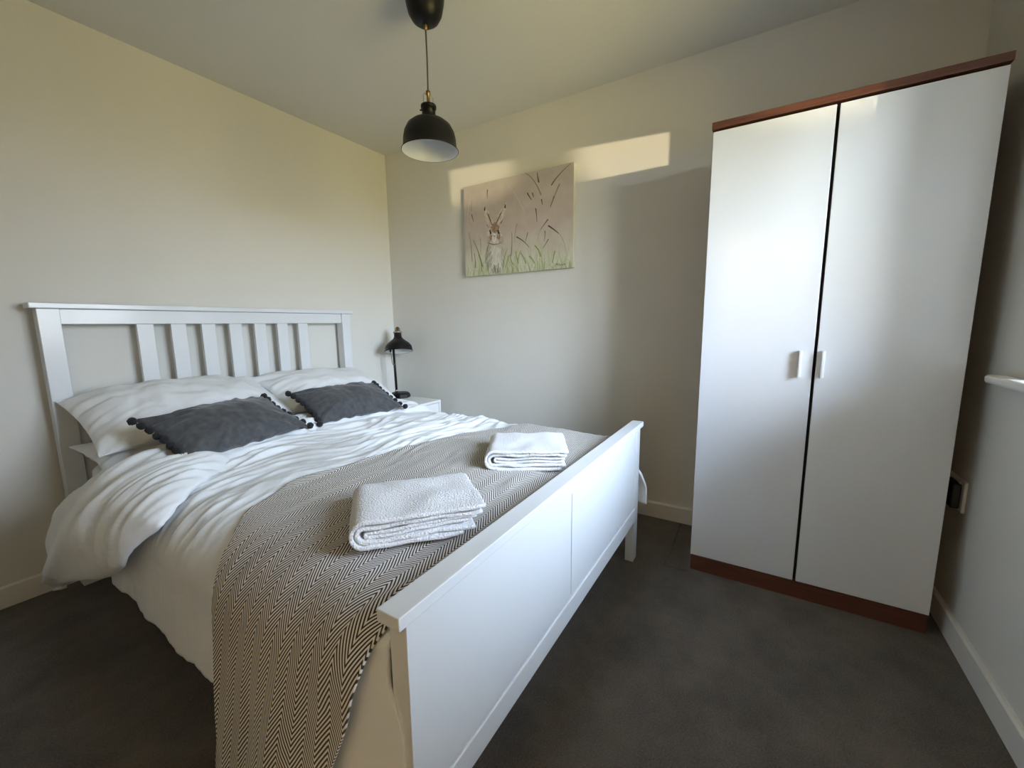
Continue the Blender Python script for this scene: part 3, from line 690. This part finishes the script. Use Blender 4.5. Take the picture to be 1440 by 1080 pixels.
fur(380, 645, 50, 62, W_ + [(206, 190, 168)], 300, 18, .85)
fur(382, 590, 34, 36, Bn, 170, 18, .8, -PI / 2)
fur(350, 635, 11, 34, Bn, 50, 15, .7, PI / 2); fur(412, 635, 12, 34, Bn, 50, 15, .7, PI / 2)
fur(378, 655, 20, 30, [(232, 226, 218), (222, 212, 200)], 90, 12, .8, PI / 2)
for bx_, by_, tx, ty, lean in ((358, 575, 304, 432, -1), (398, 560, 470, 412, 1)):      # ears
    for k in range(150):
        f = rp.random(); o1 = rp.uniform(-1, 1) * 24 * math.sin(PI * min(1, f * .92 + .12))
        x0 = bx_ + (tx - bx_) * f + o1; y0 = by_ + (ty - by_) * f + o1 * .25 * lean
        stroke([(x0, y0), (x0 + (tx - bx_) * .16, y0 + (ty - by_) * .16)], 1.7, .8, rp.choice([(214, 206, 192), (180, 160, 136), (224, 218, 206)]), .9)
    for k in range(16):
        f = rp.random() * .55
        x0 = bx_ + (tx - bx_) * f + rp.uniform(-3, 3) + (-7 if lean > 0 else 8); y0 = by_ + (ty - by_) * f
        stroke([(x0, y0), (x0 + (tx - bx_) * .22, y0 + (ty - by_) * .22)], 2.0, .8, rp.choice([(78, 60, 46), (108, 84, 64)]), .8)
    stroke([(tx - 2, ty + 16), (tx, ty - 4)], 5, 3.4, (38, 32, 28))
stroke([(432, 548), (446, 524)], 3, 1.5, (58, 48, 40)); stroke([(318, 560), (334, 582)], 2, 1.2, (90, 74, 60)); 
for ex_ in (346, 412): stroke([(ex_ - 2, 606), (ex_ + 2, 624)], 6.4, 5.4, (40, 28, 22)); stroke([(ex_ + 1, 608), (ex_ + 1, 609)], 1.3, 1.3, (225, 220, 210))
stroke([(372, 640), (378, 656), (384, 642)], 2.0, 2.0, (120, 92, 78)); stroke([(378, 656), (378, 672)], 1.2, 1.2, (110, 90, 78))
stroke([(330, 700), (380, 722), (430, 698)], 3.2, 2.0, (92, 80, 66), .8)
stroke([(330, 710), (306, 770), (300, 860)], 3.0, 1.6, (98, 90, 74), .7)
for k in range(10): stroke([(415, 655 + k * 4), (445 + rp.random() * 10, 650 + k * 7)], 1.0, .5, (90, 78, 66), .6); stroke([(342, 655 + k * 4), (322 - rp.random() * 8, 650 + k * 6)], 1.0, .5, (90, 78, 66), .6)
DK = (56, 46, 42); BR = (112, 76, 66); GR = (128, 142, 70); GD = (92, 98, 60)
for pts, a_, b_, c in (
    ([(625, 172), (690, 200), (738, 335)], 1.0, 2.6, BR), ([(712, 168), (714, 200), (722, 238)], 1.6, 4.2, DK), ([(940, 105), (850, 190), (812, 262)], .8, 3.4, DK),
    ([(866, 258), (836, 330), (802, 436)], 3.0, 1.0, BR), ([(828, 350), (818, 390), (804, 420)], 3.6, 1.6, BR), ([(742, 372), (745, 390), (748, 410)], 3.6, 1.6, DK),
    ([(640, 322), (654, 350), (670, 370)], 3.6, 1.8, DK), ([(676, 322), (682, 336), (684, 350)], 3.2, 2.0, DK), ([(700, 440), (706, 480), (708, 540)], 3.4, 1.0, DK),
    ([(786, 524), (760, 560), (736, 598)], 3.2, 1.2, DK), ([(792, 572), (830, 600), (862, 632)], 4.2, 2.0, (60, 32, 36)), ([(862, 632), (905, 680), (914, 800)], 1.6, 1.0, (150, 140, 110)),
    ([(556, 654), (610, 680), (650, 735)], 3.6, 1.4, (62, 66, 44)), ([(640, 622), (632, 660), (622, 690)], 3.0, 1.2, GD), ([(766, 612), (768, 650), (760, 690)], 3.2, 1.2, GD),
    ([(790, 676), (772, 710), (748, 748)], 3.2, 1.2, GD), ([(328, 300), (324, 330), (326, 358)], 3.4, 1.4, DK), ([(196, 378), (184, 430), (190, 460)], 1.0, 1.6, (120, 110, 84)),
    ([(190, 486), (198, 512), (204, 536)], 3.2, 1.4, (70, 66, 44)), ([(160, 620), (182, 700), (184, 840)], 1.4, 2.4, (104, 100, 84)), ([(196, 676), (250, 770), (272, 880)], 1.6, 4.0, GD),
    ([(262, 664), (262, 720), (262, 790)], 2.0, 1.4, (110, 112, 76)), ([(560, 556), (540, 620), (536, 700)], 3.0, 1.0, (130, 140, 90)), ([(518, 620), (524, 700), (510, 800)], 1.6, 3.0, GD),
    ([(694, 724), (728, 760), (734, 806)], 3.4, 3.8, (118, 132, 56)), ([(654, 806), (676, 830), (690, 860)], 4.4, 2.4, GR), ([(588, 780), (610, 816), (626, 862)], 3.2, 3.4, GR),
    ([(500, 790), (506, 830), (524, 866)], 2.6, 3.8, GR), ([(544, 766), (556, 810), (566, 860)], 2.2, 3.6, GR), ([(588, 760), (568, 800), (562, 850)], 2.2, 3.0, GR),
    ([(484, 742), (454, 800), (446, 890)], 2.0, 4.0, GR), ([(490, 800), (478, 850), (470, 890)], 3.0, 2.0, GR), ([(240, 790), (268, 850), (268, 918)], 2.4, 4.6, (132, 148, 62)),
    ([(836, 770), (826, 810), (820, 858)], 4.0, 3.0, GR), ([(204, 780), (214, 830), (212, 890)], 2.0, 3.6, (96, 98, 78)), ([(320, 860), (322, 900), (326, 935)], 3.0, 2.0, GR),
    ([(372, 870), (380, 900), (384, 936)], 3.0, 2.0, (84, 84, 58)), ([(410, 860), (404, 900), (396, 938)], 2.6, 2.0, (84, 84, 58)), ([(480, 240), (560, 330), (620, 470)], 1.2, 2.2, (206, 194, 170)),
    ([(190, 330), (160, 400), (150, 560)], 1.0, 1.6, (206, 206, 182)), ([(736, 600), (716, 640), (712, 690)], 1.2, 1.0, (160, 130, 118))):
    stroke(pts, a_, b_, c, .88)
# painter's scribbled signature, illegible in the photograph
for pts in ([(842, 886), (852, 850), (856, 886)], [(844, 874), (858, 868)], [(862, 880), (868, 866), (872, 882)], [(876, 882), (884, 866), (888, 880)], [(890, 880), (902, 868), (910, 874)]):
    stroke(pts, 1.5, 1.2, (70, 70, 62), .9)
img = np.clip(img, 0, 1)
m_art = bpy.data.materials.new('painted_canvas'); m_art.use_nodes = True
n = m_art.node_tree; b = n.nodes['Principled BSDF']; b.inputs['Roughness'].default_value = .75
vc = n.nodes.new('ShaderNodeVertexColor'); vc.layer_name = 'paint'; n.links.new(vc.outputs[0], b.inputs['Base Color'])
wt = n.nodes.new('ShaderNodeTexCoord'); wn = n.nodes.new('ShaderNodeTexNoise'); wn.inputs['Scale'].default_value = 350
wb = n.nodes.new('ShaderNodeBump'); wb.inputs['Strength'].default_value = .15; wb.inputs['Distance'].default_value = .002
n.links.new(wt.outputs['Object'], wn.inputs['Vector']); n.links.new(wn.outputs['Fac'], wb.inputs['Height']); n.links.new(wb.outputs[0], b.inputs['Normal'])
pic = thing('canvas_picture', 'unframed canvas painting of a hare in long grass on the wall', 'picture', (-.02, (PY0 + PY1) / 2, PZ0))
P = np.zeros((NYP, NXP, 3)); P[..., 0] = -.030; P[..., 1] = PY0 + (PY1 - PY0) * uu; P[..., 2] = PZ1 + (PZ0 - PZ1) * vv_
face = grid_obj('painted_face', P, m_art, pic)
ca = face.data.color_attributes.new('paint', 'FLOAT_COLOR', 'POINT')
li = np.where(img <= .04045, img / 12.92, ((img + .055) / 1.055) ** 2.4)
ca.data.foreach_set('color', np.concatenate([li.reshape(-1, 3), np.ones((NXP * NYP, 1))], 1).astype(np.float32).ravel())
m_edge = mat('canvas_edge', rgb(205, 202, 185), .8, bump=.05, scale=200)
obj('stretcher_edge', bx(-.0295, -.0015, PY1, PY0, PZ0, PZ1), m_edge, pic, bev=.0015)
